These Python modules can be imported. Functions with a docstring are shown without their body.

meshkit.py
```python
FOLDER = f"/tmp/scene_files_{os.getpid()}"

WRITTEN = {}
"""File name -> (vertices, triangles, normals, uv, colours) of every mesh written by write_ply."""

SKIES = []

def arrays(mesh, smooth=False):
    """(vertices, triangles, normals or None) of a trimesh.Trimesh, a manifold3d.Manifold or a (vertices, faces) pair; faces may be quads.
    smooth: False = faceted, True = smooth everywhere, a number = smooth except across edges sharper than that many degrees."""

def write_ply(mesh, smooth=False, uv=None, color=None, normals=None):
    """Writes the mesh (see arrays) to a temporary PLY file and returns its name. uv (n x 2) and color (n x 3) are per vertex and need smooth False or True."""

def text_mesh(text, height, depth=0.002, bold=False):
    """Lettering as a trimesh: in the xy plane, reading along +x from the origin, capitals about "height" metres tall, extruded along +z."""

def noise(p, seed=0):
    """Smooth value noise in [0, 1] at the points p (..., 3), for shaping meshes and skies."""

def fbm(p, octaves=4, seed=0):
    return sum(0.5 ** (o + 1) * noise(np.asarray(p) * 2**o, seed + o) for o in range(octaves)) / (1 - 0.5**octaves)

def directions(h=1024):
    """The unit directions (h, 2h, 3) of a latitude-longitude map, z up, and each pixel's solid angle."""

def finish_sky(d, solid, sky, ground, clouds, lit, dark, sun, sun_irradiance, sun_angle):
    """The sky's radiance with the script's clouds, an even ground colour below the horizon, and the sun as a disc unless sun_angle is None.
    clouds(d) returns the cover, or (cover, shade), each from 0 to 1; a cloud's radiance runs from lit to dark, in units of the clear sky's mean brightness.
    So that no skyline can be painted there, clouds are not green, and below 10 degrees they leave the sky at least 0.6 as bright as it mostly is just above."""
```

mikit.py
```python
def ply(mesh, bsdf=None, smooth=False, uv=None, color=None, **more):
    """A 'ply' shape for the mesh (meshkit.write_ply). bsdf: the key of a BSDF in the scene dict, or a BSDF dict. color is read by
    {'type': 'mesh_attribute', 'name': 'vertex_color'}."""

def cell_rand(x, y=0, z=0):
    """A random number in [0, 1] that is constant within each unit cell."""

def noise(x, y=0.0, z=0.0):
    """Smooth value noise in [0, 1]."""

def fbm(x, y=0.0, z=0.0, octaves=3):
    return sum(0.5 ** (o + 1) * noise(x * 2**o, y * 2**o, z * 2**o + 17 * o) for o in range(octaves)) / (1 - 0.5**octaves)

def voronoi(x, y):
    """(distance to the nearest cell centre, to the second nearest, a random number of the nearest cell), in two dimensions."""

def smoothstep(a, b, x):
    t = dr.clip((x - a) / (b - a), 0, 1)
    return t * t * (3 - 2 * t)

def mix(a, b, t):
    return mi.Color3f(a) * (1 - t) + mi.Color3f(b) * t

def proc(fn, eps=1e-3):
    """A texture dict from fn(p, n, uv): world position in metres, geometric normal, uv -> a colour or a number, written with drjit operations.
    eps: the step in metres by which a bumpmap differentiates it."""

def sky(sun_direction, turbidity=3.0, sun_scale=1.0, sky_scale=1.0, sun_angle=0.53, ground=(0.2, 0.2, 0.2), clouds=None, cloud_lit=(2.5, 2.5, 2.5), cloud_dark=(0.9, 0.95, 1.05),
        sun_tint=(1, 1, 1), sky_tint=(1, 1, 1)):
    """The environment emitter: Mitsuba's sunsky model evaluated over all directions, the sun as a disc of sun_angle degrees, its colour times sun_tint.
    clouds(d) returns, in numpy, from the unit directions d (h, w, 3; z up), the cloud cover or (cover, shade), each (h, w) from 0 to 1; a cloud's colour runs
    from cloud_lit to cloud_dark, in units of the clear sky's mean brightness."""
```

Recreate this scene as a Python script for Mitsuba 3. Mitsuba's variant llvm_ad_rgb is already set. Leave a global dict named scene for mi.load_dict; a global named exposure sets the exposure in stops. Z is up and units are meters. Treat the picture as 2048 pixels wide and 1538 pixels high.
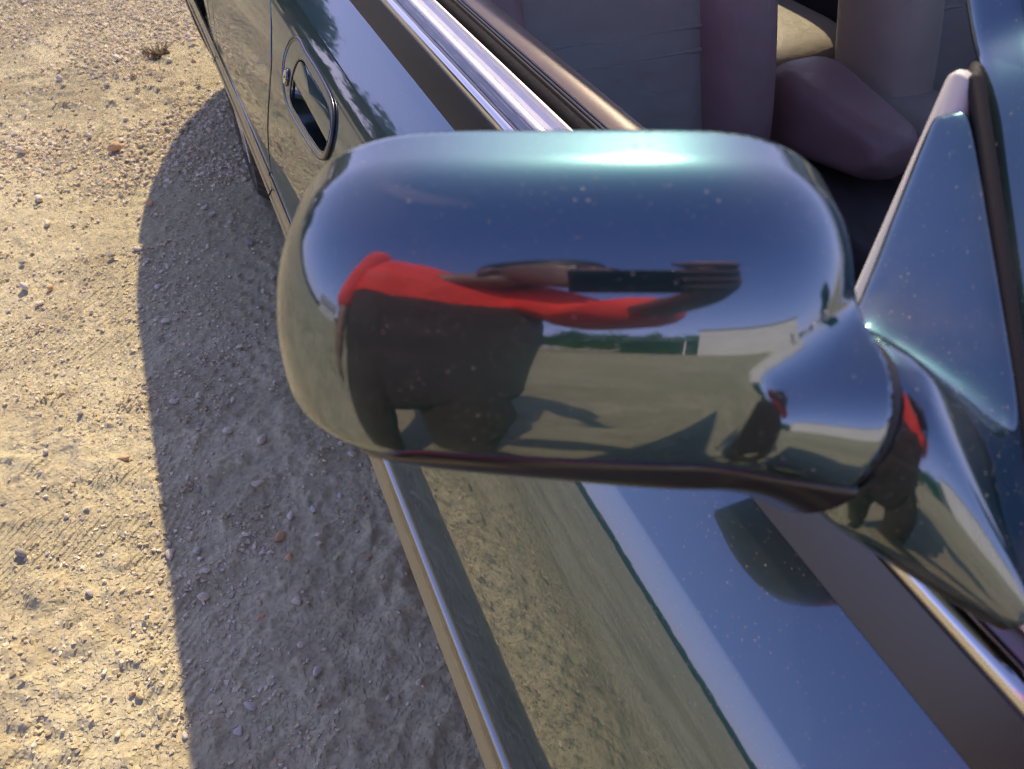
import math, random
import numpy as np, trimesh, manifold3d as m3
import drjit as dr, mitsuba as mi, mikit, meshkit
from scipy.interpolate import PchipInterpolator
from scipy.spatial import ConvexHull
T4 = mi.ScalarTransform4f
rng = np.random.default_rng(7); random.seed(7)
A = np.array
def unit(v): v = A(v, float); return v / np.linalg.norm(v)

# ---------------------------------------------------------------- camera, sky, exposure
CAM = A([.99, 0, 1.22])
CR, CU, CF = A([-.92277, .38534, 0]), A([-.26559, -.63601, .72454]), A([-.27919, -.66859, -.68923])
SUN = unit([-.515, -.92, 1.0])
exposure = 2.15
scene, labels = {}, {}
scene['camera'] = {'type': 'thinlens', 'to_world': T4().look_at(origin=CAM.tolist(), target=(CAM + CF).tolist(), up=[0, 0, 1]),
                   'fov': 67.28, 'fov_axis': 'x', 'near_clip': .008, 'far_clip': 900.0, 'aperture_radius': .00125, 'focus_distance': .80}
scene['sky'] = mikit.sky(SUN, turbidity=3, sky_scale=1.70, sky_tint=(1.22, .88, 1.06), sun_tint=(1.0, .96, .88), ground=(.3, .25, .16))

# ---------------------------------------------------------------- helpers
def add(key, mesh, bsdf, smooth=30, label=None, cat=None, group=None, kind=None, **kw):
    k, i = key, 0
    while k in scene: i += 1; k = f'{key}_{i:03d}'
    if isinstance(mesh, dict): scene[k] = {**mesh, 'bsdf': {'type': 'ref', 'id': bsdf}}
    else: scene[k] = mikit.ply(mesh, bsdf, smooth=smooth, **kw)
    tag(k, label, cat, group, kind); return k
def tag(k, label=None, cat=None, group=None, kind=None):
    d = {n: v for n, v in (('label', label), ('category', cat), ('group', group), ('kind', kind)) if v}
    if d: labels[k] = d
def grid(P, close_u=False, flip=False):
    """A (m, n, 3) array of points as a quad sheet."""
    m, n = P.shape[:2]
    I, J = np.meshgrid(np.arange(m if close_u else m - 1), np.arange(n - 1), indexing='ij')
    a, b, c, d = I * n + J, ((I + 1) % m) * n + J, ((I + 1) % m) * n + J + 1, I * n + J + 1
    f = np.stack([a, b, c, d], -1).reshape(-1, 4)
    if flip: f = f[:, ::-1]
    return trimesh.Trimesh(P.reshape(-1, 3), np.vstack([f[:, [0, 1, 2]], f[:, [0, 2, 3]]]), process=False)
def cat(*ms): return trimesh.util.concatenate(ms)
def tube(pts, r, sides=10, closed=False, caps=True):
    p = A(pts, float); n = len(p)
    t = np.roll(p, -1, 0) - np.roll(p, 1, 0) if closed else np.gradient(p, axis=0)
    t /= np.linalg.norm(t, axis=1, keepdims=True) + 1e-12
    a = np.cross(t, [0, 0, 1.0]); bad = np.linalg.norm(a, axis=1) < .05; a[bad] = np.cross(t[bad], [1.0, 0, 0])
    a /= np.linalg.norm(a, axis=1, keepdims=True); b = np.cross(a, t)
    for i in range(1, n):
        if a[i] @ a[i - 1] < 0: a[i] *= -1; b[i] *= -1
    ang = np.arange(sides) * 2 * math.pi / sides
    r = np.broadcast_to(r, (n,))
    P = p[:, None] + r[:, None, None] * (np.cos(ang)[None, :, None] * a[:, None] + np.sin(ang)[None, :, None] * b[:, None])
    P = np.concatenate([P, P[:, :1]], 1)
    if closed: P = np.concatenate([P, P[:1]], 0)
    m = grid(P)
    m.merge_vertices()
    m.fix_normals()
    return m
def box(c, s, bev=.0):
    if bev:
        c, s = A(c, float), A(s, float) / 2 - bev
        pts = [c + s * A([i, j, k]) for i in (-1, 1) for j in (-1, 1) for k in (-1, 1)]
        return hull(pts, bev, 12)
    m = trimesh.creation.box(extents=s); m.apply_translation(c); return m
def man(m): return trimesh.Trimesh(A(m.to_mesh().vert_properties[:, :3]), A(m.to_mesh().tri_verts), process=False)
def sph(c, r, n=20): return m3.Manifold.sphere(r, n).translate(list(map(float, c)))
def hull_m(pts, r, n=16): return m3.Manifold.batch_hull([sph(p, q, n) for p, q in zip(pts, np.broadcast_to(r, (len(pts),)))])
def hull(pts, r, n=16): return man(hull_m(pts, r, n))
def softbox(c, ax, s, e=4.0, n=40):
    """A rounded cushion: superellipsoid with half sizes s along the axes ax (rows)."""
    th, ph = np.meshgrid(np.linspace(-math.pi / 2, math.pi / 2, n), np.linspace(0, 2 * math.pi, 2 * n + 1), indexing='ij')
    d = np.stack([np.cos(th) * np.cos(ph), np.cos(th) * np.sin(ph), np.sin(th)], -1)
    r = (np.abs(d) ** e).sum(-1) ** (-1 / e)
    q = d * r[..., None] * A(s)
    m = grid(A(c) + q @ A(ax, float)); m.merge_vertices(); m.fix_normals(); return m
def surface_net(f, lo, hi, h):
    """Isosurface f = 0 (inside negative) by naive surface nets, snapped onto the surface; normals from f's gradient."""
    ax = [np.arange(a, b + h, h) for a, b in zip(lo, hi)]
    G = np.stack(np.meshgrid(*ax, indexing='ij'), -1)
    V = f(G.reshape(-1, 3)).reshape(G.shape[:3])
    s = V < 0
    s[0] = s[-1] = False; s[:, 0] = s[:, -1] = False; s[:, :, 0] = s[:, :, -1] = False
    c = sum(s[i:s.shape[0] - 1 + i, j:s.shape[1] - 1 + j, k:s.shape[2] - 1 + k].astype(int) for i in (0, 1) for j in (0, 1) for k in (0, 1))
    cell = (c > 0) & (c < 8); idx = -np.ones(cell.shape, int); idx[cell] = np.arange(cell.sum())
    P = A(lo) + (np.argwhere(cell) + .5) * h
    quads = []
    for d in range(3):
        sl0 = [slice(1, -1)] * 3; sl0[d] = slice(0, -1); sl1 = list(sl0); sl1[d] = slice(1, None)
        a, b = s[tuple(sl0)], s[tuple(sl1)]
        e = np.argwhere(a != b)
        o = A([1, 1, 1]); o[d] = 0
        e = e + o; neg = a[tuple((e - o).T)]
        u, v = [x for x in range(3) if x != d]
        q = []
        for du, dv in ((-1, -1), (0, -1), (0, 0), (-1, 0)):
            w = e.copy(); w[:, u] += du; w[:, v] += dv; q.append(idx[tuple(w.T)])
        q = np.stack(q, 1); fl = neg ^ (d == 1); q[~fl] = q[~fl][:, ::-1]; quads.append(q)
    q = np.vstack(quads)
    def gr(p, e=2e-4): return np.stack([f(p + e * k) - f(p - e * k) for k in np.eye(3)], 1) / (2 * e)
    for _ in range(6):
        g = gr(P); st = f(P)[:, None] * g / np.maximum((g * g).sum(1, keepdims=True), 1e-6)
        ln = np.linalg.norm(st, axis=1, keepdims=True); P = P - st * np.minimum(1, .5 * h / np.maximum(ln, 1e-9))
    n = gr(P); n /= np.linalg.norm(n, axis=1, keepdims=True) + 1e-12
    return P, np.vstack([q[:, [0, 1, 2]], q[:, [0, 2, 3]]]), n
def ply_n(P, F, N, bsdf):
    return {'type': 'ply', 'filename': meshkit.write_ply((P, F), False, normals=N), 'face_normals': False, 'bsdf': {'type': 'ref', 'id': bsdf}}
def smax(a, b, k): return -smin(-a, -b, k)
def smin(a, b, k):
    h = np.clip(.5 + .5 * (b - a) / k, 0, 1); return b * (1 - h) + a * h - k * h * (1 - h)

# ---------------------------------------------------------------- materials
P_ = mikit.proc
def rgb(*c): return {'type': 'rgb', 'value': list(c)}
def principled(c, rough, **k): return {'type': 'principled', 'base_color': c if isinstance(c, dict) else rgb(*c), 'roughness': rough, **k}
def two(b): return {'type': 'twosided', 'bsdf': b}
def speck(p, s, thr):
    q = [dr.floor(v * s) for v in (p.x, p.y, p.z)]; r = [mikit.cell_rand(q[0] + 31 * k, q[1] - 17 * k, q[2] + 7 * k) for k in range(4)]
    d = dr.sqrt(sum(dr.square(v * s - c - .35 - .3 * t) for v, c, t in zip((p.x, p.y, p.z), q, r)))
    return dr.select((r[3] > thr) & (d < .14 + .20 * (r[3] - thr) / (1 - thr)), 1.0, 0.0)
def dust_fn(p, n, uv):
    """Dust and grit that lie on the paint: a thin film, thicker on what faces up, and single specks."""
    film = mikit.smoothstep(.35, .8, mikit.fbm(p.x * 22, p.y * 22, p.z * 22, 4))
    up = dr.clip(n.z * .7 + .3, 0, 1)
    return dr.clip(.006 + .06 * film * (.25 + up) + .10 * mikit.smoothstep(.80, .95, mikit.noise(p.x * 60, p.y * 9, p.z * 260)) * up + .45 * speck(p, 520, .965) + .4 * speck(p, 950, .93), 0, .8)
def paint(name, dust, mirror=(.197, .203, .250), flake=(.02, .15, .165), w=.30):
    coat = {'type': 'blendbsdf', 'weight': w, 'a': principled(mirror, .012, metallic=1.0), 'b': {'type': 'blendbsdf', 'weight': .66, 'a': principled((.22, .41, .42), .18, metallic=1.0), 'b': principled(flake, .42, metallic=1.0)}}
    scene[name] = two({'type': 'blendbsdf', 'weight': P_(dust), 'a': coat, 'b': {'type': 'diffuse', 'reflectance': rgb(.40, .38, .33)}})
paint('paint', dust_fn)
paint('paint_dusty', lambda p, n, uv: dr.clip(dust_fn(p, n, uv) * 1.3 + .16 * mikit.smoothstep(.50, .75, mikit.fbm(p.x * 30 + 3, p.y * 30, p.z * 30, 4)) * mikit.smoothstep(1.045, 1.0, p.z), 0, .8))
scene['black_gloss'] = two(principled((.02, .02, .022), .18, specular=.7))
scene['black_rubber'] = two(principled((.018, .018, .02), .55))
scene['trim_gloss'] = two({'type': 'blendbsdf', 'weight': .25, 'a': principled((.095, .10, .11), .24, metallic=1.0), 'b': {'type': 'diffuse', 'reflectance': rgb(.05, .05, .045)}})
scene['chrome'] = two(principled((.62, .62, .62), .06, metallic=1.0))
scene['satin_silver'] = two(principled(P_(lambda p, n, uv: mikit.mix((.74, .73, .70), (.84, .83, .80), mikit.noise(p.x * 900, p.y * 60, p.z * 900))), .45, metallic=.15))
scene['strip_plastic'] = two(principled(P_(lambda p, n, uv: mikit.mix((.16, .17, .19), (.34, .34, .34), mikit.smoothstep(.62, .8, mikit.noise(p.x * 1400, p.y * 25, p.z * 1400)))), .22, metallic=.6))
scene['gasket'] = two(principled((.014, .013, .016), .7, specular=.2))
def leather(name, a, b, rough=.42):
    base = principled(P_(lambda p, n, uv: mikit.mix(a, b, mikit.fbm(p.x * 14, p.y * 14, p.z * 14))), rough)
    scene[name] = two({'type': 'bumpmap', 'scale': 1.0, 'tex': P_(lambda p, n, uv: .0006 * mikit.noise(p.x * 420, p.y * 420, p.z * 420) + .0032 * mikit.fbm(p.x * 26, p.y * 26, p.z * 26), eps=5e-4), 'bsdf': base})
leather('leather_grey', (.26, .235, .21), (.31, .28, .255))
leather('leather_mauve', (.25, .155, .155), (.31, .20, .20))
leather('leather_tan', (.36, .30, .25), (.42, .35, .29))
leather('leather_dark', (.06, .055, .055), (.09, .08, .08))
scene['door_leather'] = two(principled(P_(lambda p, n, uv: mikit.mix((.15, .115, .085), (.20, .155, .11), mikit.fbm(p.x * 60, p.y * 60, p.z * 60))), .42))
scene['sail_trim'] = two(principled((.52, .51, .46), .45))
scene['headliner'] = two(principled((.42, .39, .33), .9))
scene['carpet'] = two(principled((.05, .05, .055), .95))
scene['glass'] = {'type': 'thindielectric', 'int_ior': 1.5, 'specular_transmittance': rgb(.62, .70, .66)}
scene['mirror_glass'] = two(principled((.85, .87, .9), .01, metallic=1.0))
scene['tyre_rubber'] = two(principled(P_(lambda p, n, uv: mikit.mix((.022, .022, .022), (.10, .088, .07), mikit.smoothstep(.5, .85, mikit.fbm(p.x * 30, p.y * 30, p.z * 30)))), .8))
scene['alloy'] = two(principled((.55, .56, .58), .3, metallic=.8))
scene['lens'] = two(principled((.75, .78, .8), .08, specular=.8))
scene['dark'] = two({'type': 'diffuse', 'reflectance': rgb(.012, .012, .013)})

# ---------------------------------------------------------------- the car: one body section, lofted along it
PROF = A([(.800, .20), (.845, .245), (.872, .32), (.889, .41), (.8975, .50), (.8985, .55), (.892, .63), (.878, .71), (.858, .785), (.838, .825), (.818, .854), (.7965, .8760), (.7750, .8965)])
_lo, _hi = PchipInterpolator(PROF[:11, 1], PROF[:11, 0]), PchipInterpolator(PROF[10:, 1], PROF[10:, 0])
def PX(z): return np.where(z <= .854, _lo(np.minimum(z, .854)), _hi(np.maximum(z, .854)))
def flare(y, z):
    y, z = np.broadcast_arrays(A(y, float), A(z, float))
    o = .012 * np.clip((-y - .6) / 1.2, 0, 1.65) ** 2 * np.clip((.93 - z) / .3, 0, 1)
    o = o - .11 * np.clip((y - .25) / 1.3, 0, 1.2) ** 2 - .20 * np.clip((-y - 2.45) / .95, 0, 1.2) ** 2
    return o
def side(y, z, off=0.0):
    """A point of the right flank; off = metres proud of the sheet metal."""
    y, z = np.broadcast_arrays(A(y, float), A(z, float))
    e = 1e-3; sl = (PX(z + e) - PX(z - e)) / (2 * e); nn = np.sqrt(1 + sl ** 2)
    return np.stack([PX(z) + flare(y, z) + off / nn, y, z - off * sl / nn], -1)
WHEELS = (-2.30, .53)
def zlow(y):
    z = .20 + 0 * y
    for w in WHEELS:
        q = .365 ** 2 - (y - w) ** 2
        z = np.where(q > 0, np.maximum(z, .31 + np.sqrt(np.maximum(q, 0))), z)
    return z
ZS = np.concatenate([np.linspace(0, .93, 64)[:-1], [.93, .955, .968]])
def flank(ya, yb, n, z0=None, z1=.8965, key=None, mirror=False):
    """A panel of the flank between two seams (each a number or a function of z)."""
    zt = np.concatenate([np.linspace(0, 1, 60)])
    ys = np.linspace(0, 1, n)
    Z = np.empty((n, 74)); Yg = np.empty((n, 74))
    for i, s in enumerate(ys):
        yy = (ya(.6) if callable(ya) else ya) * (1 - s) + (yb(.6) if callable(yb) else yb) * s
        zl = float(zlow(A(yy))) if z0 is None else z0
        z = np.concatenate([np.linspace(zl, .852, 60), [.8528, .8534, .854, .8546, .8552], np.linspace(.857, z1, 9)])
        Z[i] = z
        a = ya(z) if callable(ya) else ya; b = yb(z) if callable(yb) else yb
        Yg[i] = a * (1 - s) + b * s
    Pt = side(Yg, Z)
    # folded edges so that the seams have depth
    inn = Pt.copy(); inn[..., 0] -= .014
    Pt = np.concatenate([inn[:1], Pt, inn[-1:]], 0)
    if mirror: Pt = Pt * A([-1, 1, 1])
    return grid(Pt, flip=not mirror)
SEAM = PchipInterpolator([.2, .45, .565, .678, .754, .796, .82, .86, .907], [-1.38, -1.345, -1.316, -1.280, -1.262, -1.291, -1.345, -1.44, -1.54])
seam_a = lambda z: SEAM(z) - .0022
seam_b = lambda z: SEAM(z) + .0022
C = 'car'
tag(C, 'dark green-blue glossy saloon car seen along its right flank with the front window down', 'car')
fd = flank(.34, seam_b, 260)
# leave out the sheet metal behind the door handle
HB = A([(-1.172, .803), (-1.166, .818), (-1.152, .8262), (-1.10, .829), (-1.036, .829), (-.95, .8275), (-.915, .823), (-.893, .811), (-.883, .795), (-.886, .780), (-.90, .768), (-.925, .760), (-.985, .7535), (-1.093, .7485), (-1.128, .752), (-1.152, .763), (-1.166, .780)])
from shapely.geometry import Polygon, Point
import shapely
hole = Polygon(HB).buffer(-.006)
cen = fd.triangles_center
keep = ~shapely.contains_xy(hole, cen[:, 1], cen[:, 2])
fd.update_faces(keep)
def door_dust(p, n, uv):
    f = mikit.smoothstep(.3, .75, mikit.fbm(p.x * 9, p.y * 5, p.z * 9, 4))
    return dr.clip(.008 + .055 * f * mikit.smoothstep(.15, .6, n.z) + .55 * speck(p, 520, .82) * mikit.smoothstep(.3, .6, n.z) + .4 * speck(p, 700, .965) + .25 * speck(p, 230, .985), 0, .8)
paint('door_paint', door_dust)
add(C + '__front_door', fd, 'door_paint', smooth=True)
rd = flank(seam_a, -2.02, 160)
add(C + '__rear_door', rd, 'paint', smooth=True)
add(C + '__rear_wing', flank(-2.0244, -3.46, 120), 'paint', smooth=True)
add(C + '__front_wing', flank(1.55, .3444, 120), 'paint', smooth=True)
add(C + '__left_flank', flank(1.55, -3.46, 400, mirror=True), 'paint', smooth=True)
# dark liner behind seams and arches
L = np.linspace(-3.40, 1.5, 60)
lin = np.stack([np.stack([PX(A([.55, .7, .8, .86, .90])) - .03 + flare(y, A([.55, .7, .8, .86, .90])), np.full(5, y), A([.55, .7, .8, .86, .90])], -1) for y in L])
add(C + '__inner_panel', grid(lin, flip=True), 'dark', smooth=True)

# ---- rub strip along the doors: a flat band with a raised bead
def along(pts, y0, y1, n=120, fl=True, closed=False):
    """Sweeps a section (x, z) along the flank between y0 and y1, with end caps."""
    pts = A(pts, float); ys = np.linspace(y0, y1, n)
    pp = np.vstack([pts, pts[:1]]) if closed else pts
    Pt = np.stack([np.stack([pp[:, 0] + (flare(y, pp[:, 1]) if fl else 0), np.full(len(pp), y), pp[:, 1]], -1) for y in ys])
    return grid(Pt, flip=True)
sz = np.linspace(.455, .545, 40)
bead = .0095 * np.exp(-((sz - .500) / .0085) ** 2) + .0045 * np.clip(np.minimum(sz - .455, .545 - sz) / .003, 0, 1)
strip = np.stack([PX(sz) + bead, sz], 1)
for a, b in ((.335, -1.327), (-1.334, -2.02), (-2.03, -2.60)):
    ys = np.linspace(a, b, 90); m = along(strip, a, b, 90)
    add(C + '__rub_strip', m, 'strip_paint', smooth=True)
paint('strip_paint', lambda p, n, uv: dr.clip(.02 + .08 * mikit.fbm(p.x * 30, p.y * 30, p.z * 30), 0, .8), mirror=(.30, .30, .31), flake=(.10, .10, .10), w=.2)

# ---- door handle
def ring_between(o, i, off_o, off_i, rows=6):
    n = 160
    def res(p):
        p = np.vstack([p, p[:1]]); d = np.r_[0, np.cumsum(np.linalg.norm(np.diff(p, axis=0), axis=1))]
        s = np.linspace(0, d[-1], n, endpoint=False); return np.stack([np.interp(s, d, p[:, 0]), np.interp(s, d, p[:, 1])], 1)
    return res(o), res(i)
def smooth_poly(p, n=160):
    p = A(p, float); d = np.r_[0, np.cumsum(np.linalg.norm(np.diff(np.vstack([p, p[:1]]), axis=0), axis=1))]
    from scipy.interpolate import CubicSpline
    q = np.vstack([p, p[:1]]); s = np.linspace(0, d[-1], n, endpoint=False)
    return np.stack([CubicSpline(d, q[:, k], bc_type='periodic')(s) for k in (0, 1)], 1)
HBs = smooth_poly(HB)
# inner opening, listed in step with the outline by angle about the middle
HI = A([(-1.103, .812), (-1.09, .8185), (-1.05, .8205), (-.99, .8205), (-.935, .819), (-.909, .814), (-.896, .805), (-.892, .793), (-.896, .780), (-.912, .7715), (-.945, .767), (-1.0, .7625), (-1.06, .760), (-1.092, .7605), (-1.106, .768), (-1.1095, .785), (-1.108, .80)])
HIs = smooth_poly(HI)
def by_angle(p, c, n=200):
    a = np.unwrap(np.arctan2((p[:, 1] - c[1]) * 3, p[:, 0] - c[0])); 
    if a[-1] < a[0]: p, a = p[::-1], a[::-1]
    t = np.linspace(-math.pi, math.pi, n, endpoint=False)
    aa = np.concatenate([a - 2 * math.pi, a, a + 2 * math.pi]); pp = np.vstack([p, p, p])
    return np.stack([np.interp(t, aa, pp[:, 0]), np.interp(t, aa, pp[:, 1])], 1)
hc = A([-1.0, .790])
Oa, Ia = by_angle(HBs, hc), by_angle(HIs, hc)
rows = [(Oa, -.001), (Oa * 1.0, .0022), (Oa * .98 + Ia * .02, .0030)] + [(Oa * (1 - s) + Ia * s, .0030) for s in np.linspace(.1, .97, 8)] + [(Ia, .0024), (Ia, -.004)]
Pt = np.stack([side(p[:, 0], p[:, 1], o) for p, o in rows], 1)
bm = grid(Pt, close_u=True); bm.fix_normals()
H = C + '__door_handle'
add(H, bm, 'paint', smooth=40, label='recessed door handle plate with a pull flap and a round lock')
cup = [(Ia, -.004)] + [(hc + (Ia - hc) * s, -.004 - d) for s, d in ((.985, .008), (.95, .016), (.86, .023), (.7, .027), (.45, .029), (.2, .030), (0.0, .030))]
cm = grid(np.stack([side(p[:, 0], p[:, 1], o) for p, o in cup], 1), close_u=True); cm.fix_normals()
add(H + '__recess', cm, 'paint', smooth=True)
# the flap fills the upper part of the opening
fl = Polygon(HIs).buffer(-.0022).intersection(shapely.box(-1.2, .7895, -.8, .9))
fp = A(fl.exterior.segmentize(.004).coords)[:-1]
fcn = fp.mean(0)
rows = [(fp, -.018), (fp, .0005), (fcn + (fp - fcn) * .985, .0022)] + [(fcn + (fp - fcn) * s, .0022 + .0035 * (1 - s)) for s in (.93, .8, .6, .4, .2, 0.0)]
fm = grid(np.stack([side(p[:, 0], p[:, 1], o) for p, o in rows], 1), close_u=True); fm.fix_normals()
add(H + '__flap', fm, 'paint', smooth=35)
add(H + '__bezel', tube(side(Oa[:, 0], Oa[:, 1], .0020), .0024, 10, closed=True), 'trim_gloss', smooth=True)
Om = Oa * .90 + Ia * .10; add(H + '__bezel', tube(side(Om[:, 0], Om[:, 1], .0030), .0016, 8, closed=True), 'paint', smooth=True)
add(H + '__bezel', tube(side(Ia[:, 0], Ia[:, 1], .0022), .0014, 8, closed=True), 'black_gloss', smooth=True)
lc = side(-1.134, .781, .003); ln = unit(side(-1.134, .781, 1.0) - side(-1.134, .781, 0))
def disc_on(c, n, r, h, key, bsdf, sides=28):
    m = trimesh.creation.cylinder(radius=r, height=h, sections=sides); m.apply_transform(trimesh.geometry.align_vectors([0, 0, 1], n)); m.apply_translation(c); return add(key, m, bsdf, smooth=40)
disc_on(lc, ln, .0125, .004, H + '__lock', 'black_gloss')
disc_on(lc + ln * .002, ln, .0095, .004, H + '__lock', 'chrome')
disc_on(lc + ln * .0042, ln, .0016, .001, H + '__lock', 'black_rubber', 10)

# ---- belt line: trim band, bead, scraper, silver channel, window slot, inner ledge
B0, B1 = .10, -2.35
def strip_part(name, pts, bsdf, smooth=35, closed=False, y0=B0, y1=B1, n=30):
    return add(C + name, along(pts, y0, y1, n, fl=False, closed=closed), bsdf, smooth=smooth)
def arc(cx, cz, r, a0, a1, n=9): t = np.radians(np.linspace(a0, a1, n)); return np.stack([cx + r * np.cos(t), cz + r * np.sin(t)], 1)
strip_part('__trim_band', [(.772, .893), (.7762, .8972), (.7766, .8985), (.7695, .9118), (.7624, .9250), (.7602, .9258), (.7585, .922)], 'trim_gloss', 30)
strip_part('__chrome_bead', arc(.7560, .9290, .0066, -40, 150, 16), 'chrome', True)
strip_part('__scraper', [(.7508, .9290), (.7502, .9335), (.7480, .9362), (.7455, .9388), (.7440, .9396), (.7434, .934)], 'strip_plastic', 30)
strip_part('__silver_channel', np.vstack([[(.7440, .935)], arc(.7418, .9404, .0028, 20, 110, 6), [(.7395, .9430), (.7391, .9418), (.7386, .9434), (.7365, .9450), (.7343, .9470), (.7325, .9492)], arc(.7306, .9515, .0025, 60, 190, 7), [(.7282, .935)]]), 'satin_silver', 30)
strip_part('__window_slot', [(.7284, .9480), (.7276, .925), (.7215, .925), (.7212, .950), (.7205, .9590)], 'black_rubber', 30)
for cx_, cz_, r_ in ((.7192, .9605, .0018), (.7158, .9617, .0015), (.7130, .9625, .0011)):
    strip_part('__inner_seal', arc(cx_, cz_, r_, -40, 220, 10), 'black_gloss' if r_ < .0018 else 'gasket', True)
strip_part('__door_card', np.vstack([[(.7118, .950), (.7112, .9625)], arc(.6985, .9465, .0200, 52, 150, 12), [(.664, .90), (.660, .80), (.655, .60), (.65, .30)]]), 'door_leather', 40, y0=.30, y1=-1.40)
# a clip in the slot
clip = cat(box((.7262, -.462, .9505), (.009, .010, .006)), box((.7262, -.418, .9505), (.009, .010, .006)), box((.7235, -.44, .9500), (.003, .05, .005)))
add(C + '__slot_clip', clip, 'alloy', smooth=False)

# ---- roof, pillars, glass, ends
def roofy(x, y): return 1.405 - .16 * np.abs(x / .60) ** 2.4 * .45 - .03 * ((y + 1.45) / .7) ** 2
xs = np.linspace(-.50, .50, 25); ysr = np.linspace(-.72, -2.12, 25)
top = A([[(x * (1 - .08 * max(0, (-y - 1.7))), y, roofy(x, y)) for x in xs] for y in ysr])
und = top.copy(); und[..., 2] -= .035
add(C + '__roof', grid(top), 'paint', smooth=True)
add(C + '__headliner', grid(und, flip=True), 'headliner', smooth=True)
for s in (1, -1):
    add(C + '__roof_rail', tube([(s * .490, y, roofy(.50, y) - .010) for y in np.linspace(-.70, -2.14, 24)], .020, 12), 'paint', smooth=True)
    add(C + '__centre_pillar', hull([(s * .72, -1.33, .93), (s * .72, -1.46, .93), (s * .485, -1.34, 1.34), (s * .485, -1.47, 1.34)], .02, 10), 'black_gloss', smooth=30)
    add(C + '__rear_pillar', hull([(s * .72, -2.38, .93), (s * .70, -2.66, .95), (s * .485, -2.08, 1.335), (s * .47, -2.2, 1.325)], .022, 10), 'paint', smooth=30)
    if s < 0: add(C + '__front_pillar', hull([(s * .765, .06, .935), (s * .73, -.15, 1.06), (s * .485, -.72, 1.335)], .026, 10), 'paint', smooth=30)
def sheet(c4, bsdf, key, n=12, bulge=(0, 0, 0)):
    a, b, c, d = map(A, c4); u, v = np.meshgrid(np.linspace(0, 1, n), np.linspace(0, 1, n), indexing='ij')
    Pt = (a * (1 - u[..., None]) + b * u[..., None]) * (1 - v[..., None]) + (d * (1 - u[..., None]) + c * u[..., None]) * v[..., None]
    Pt = Pt + (16 * u * (1 - u) * v * (1 - v))[..., None] * A(bulge)
    return add(key, grid(Pt), bsdf, smooth=True)
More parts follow.
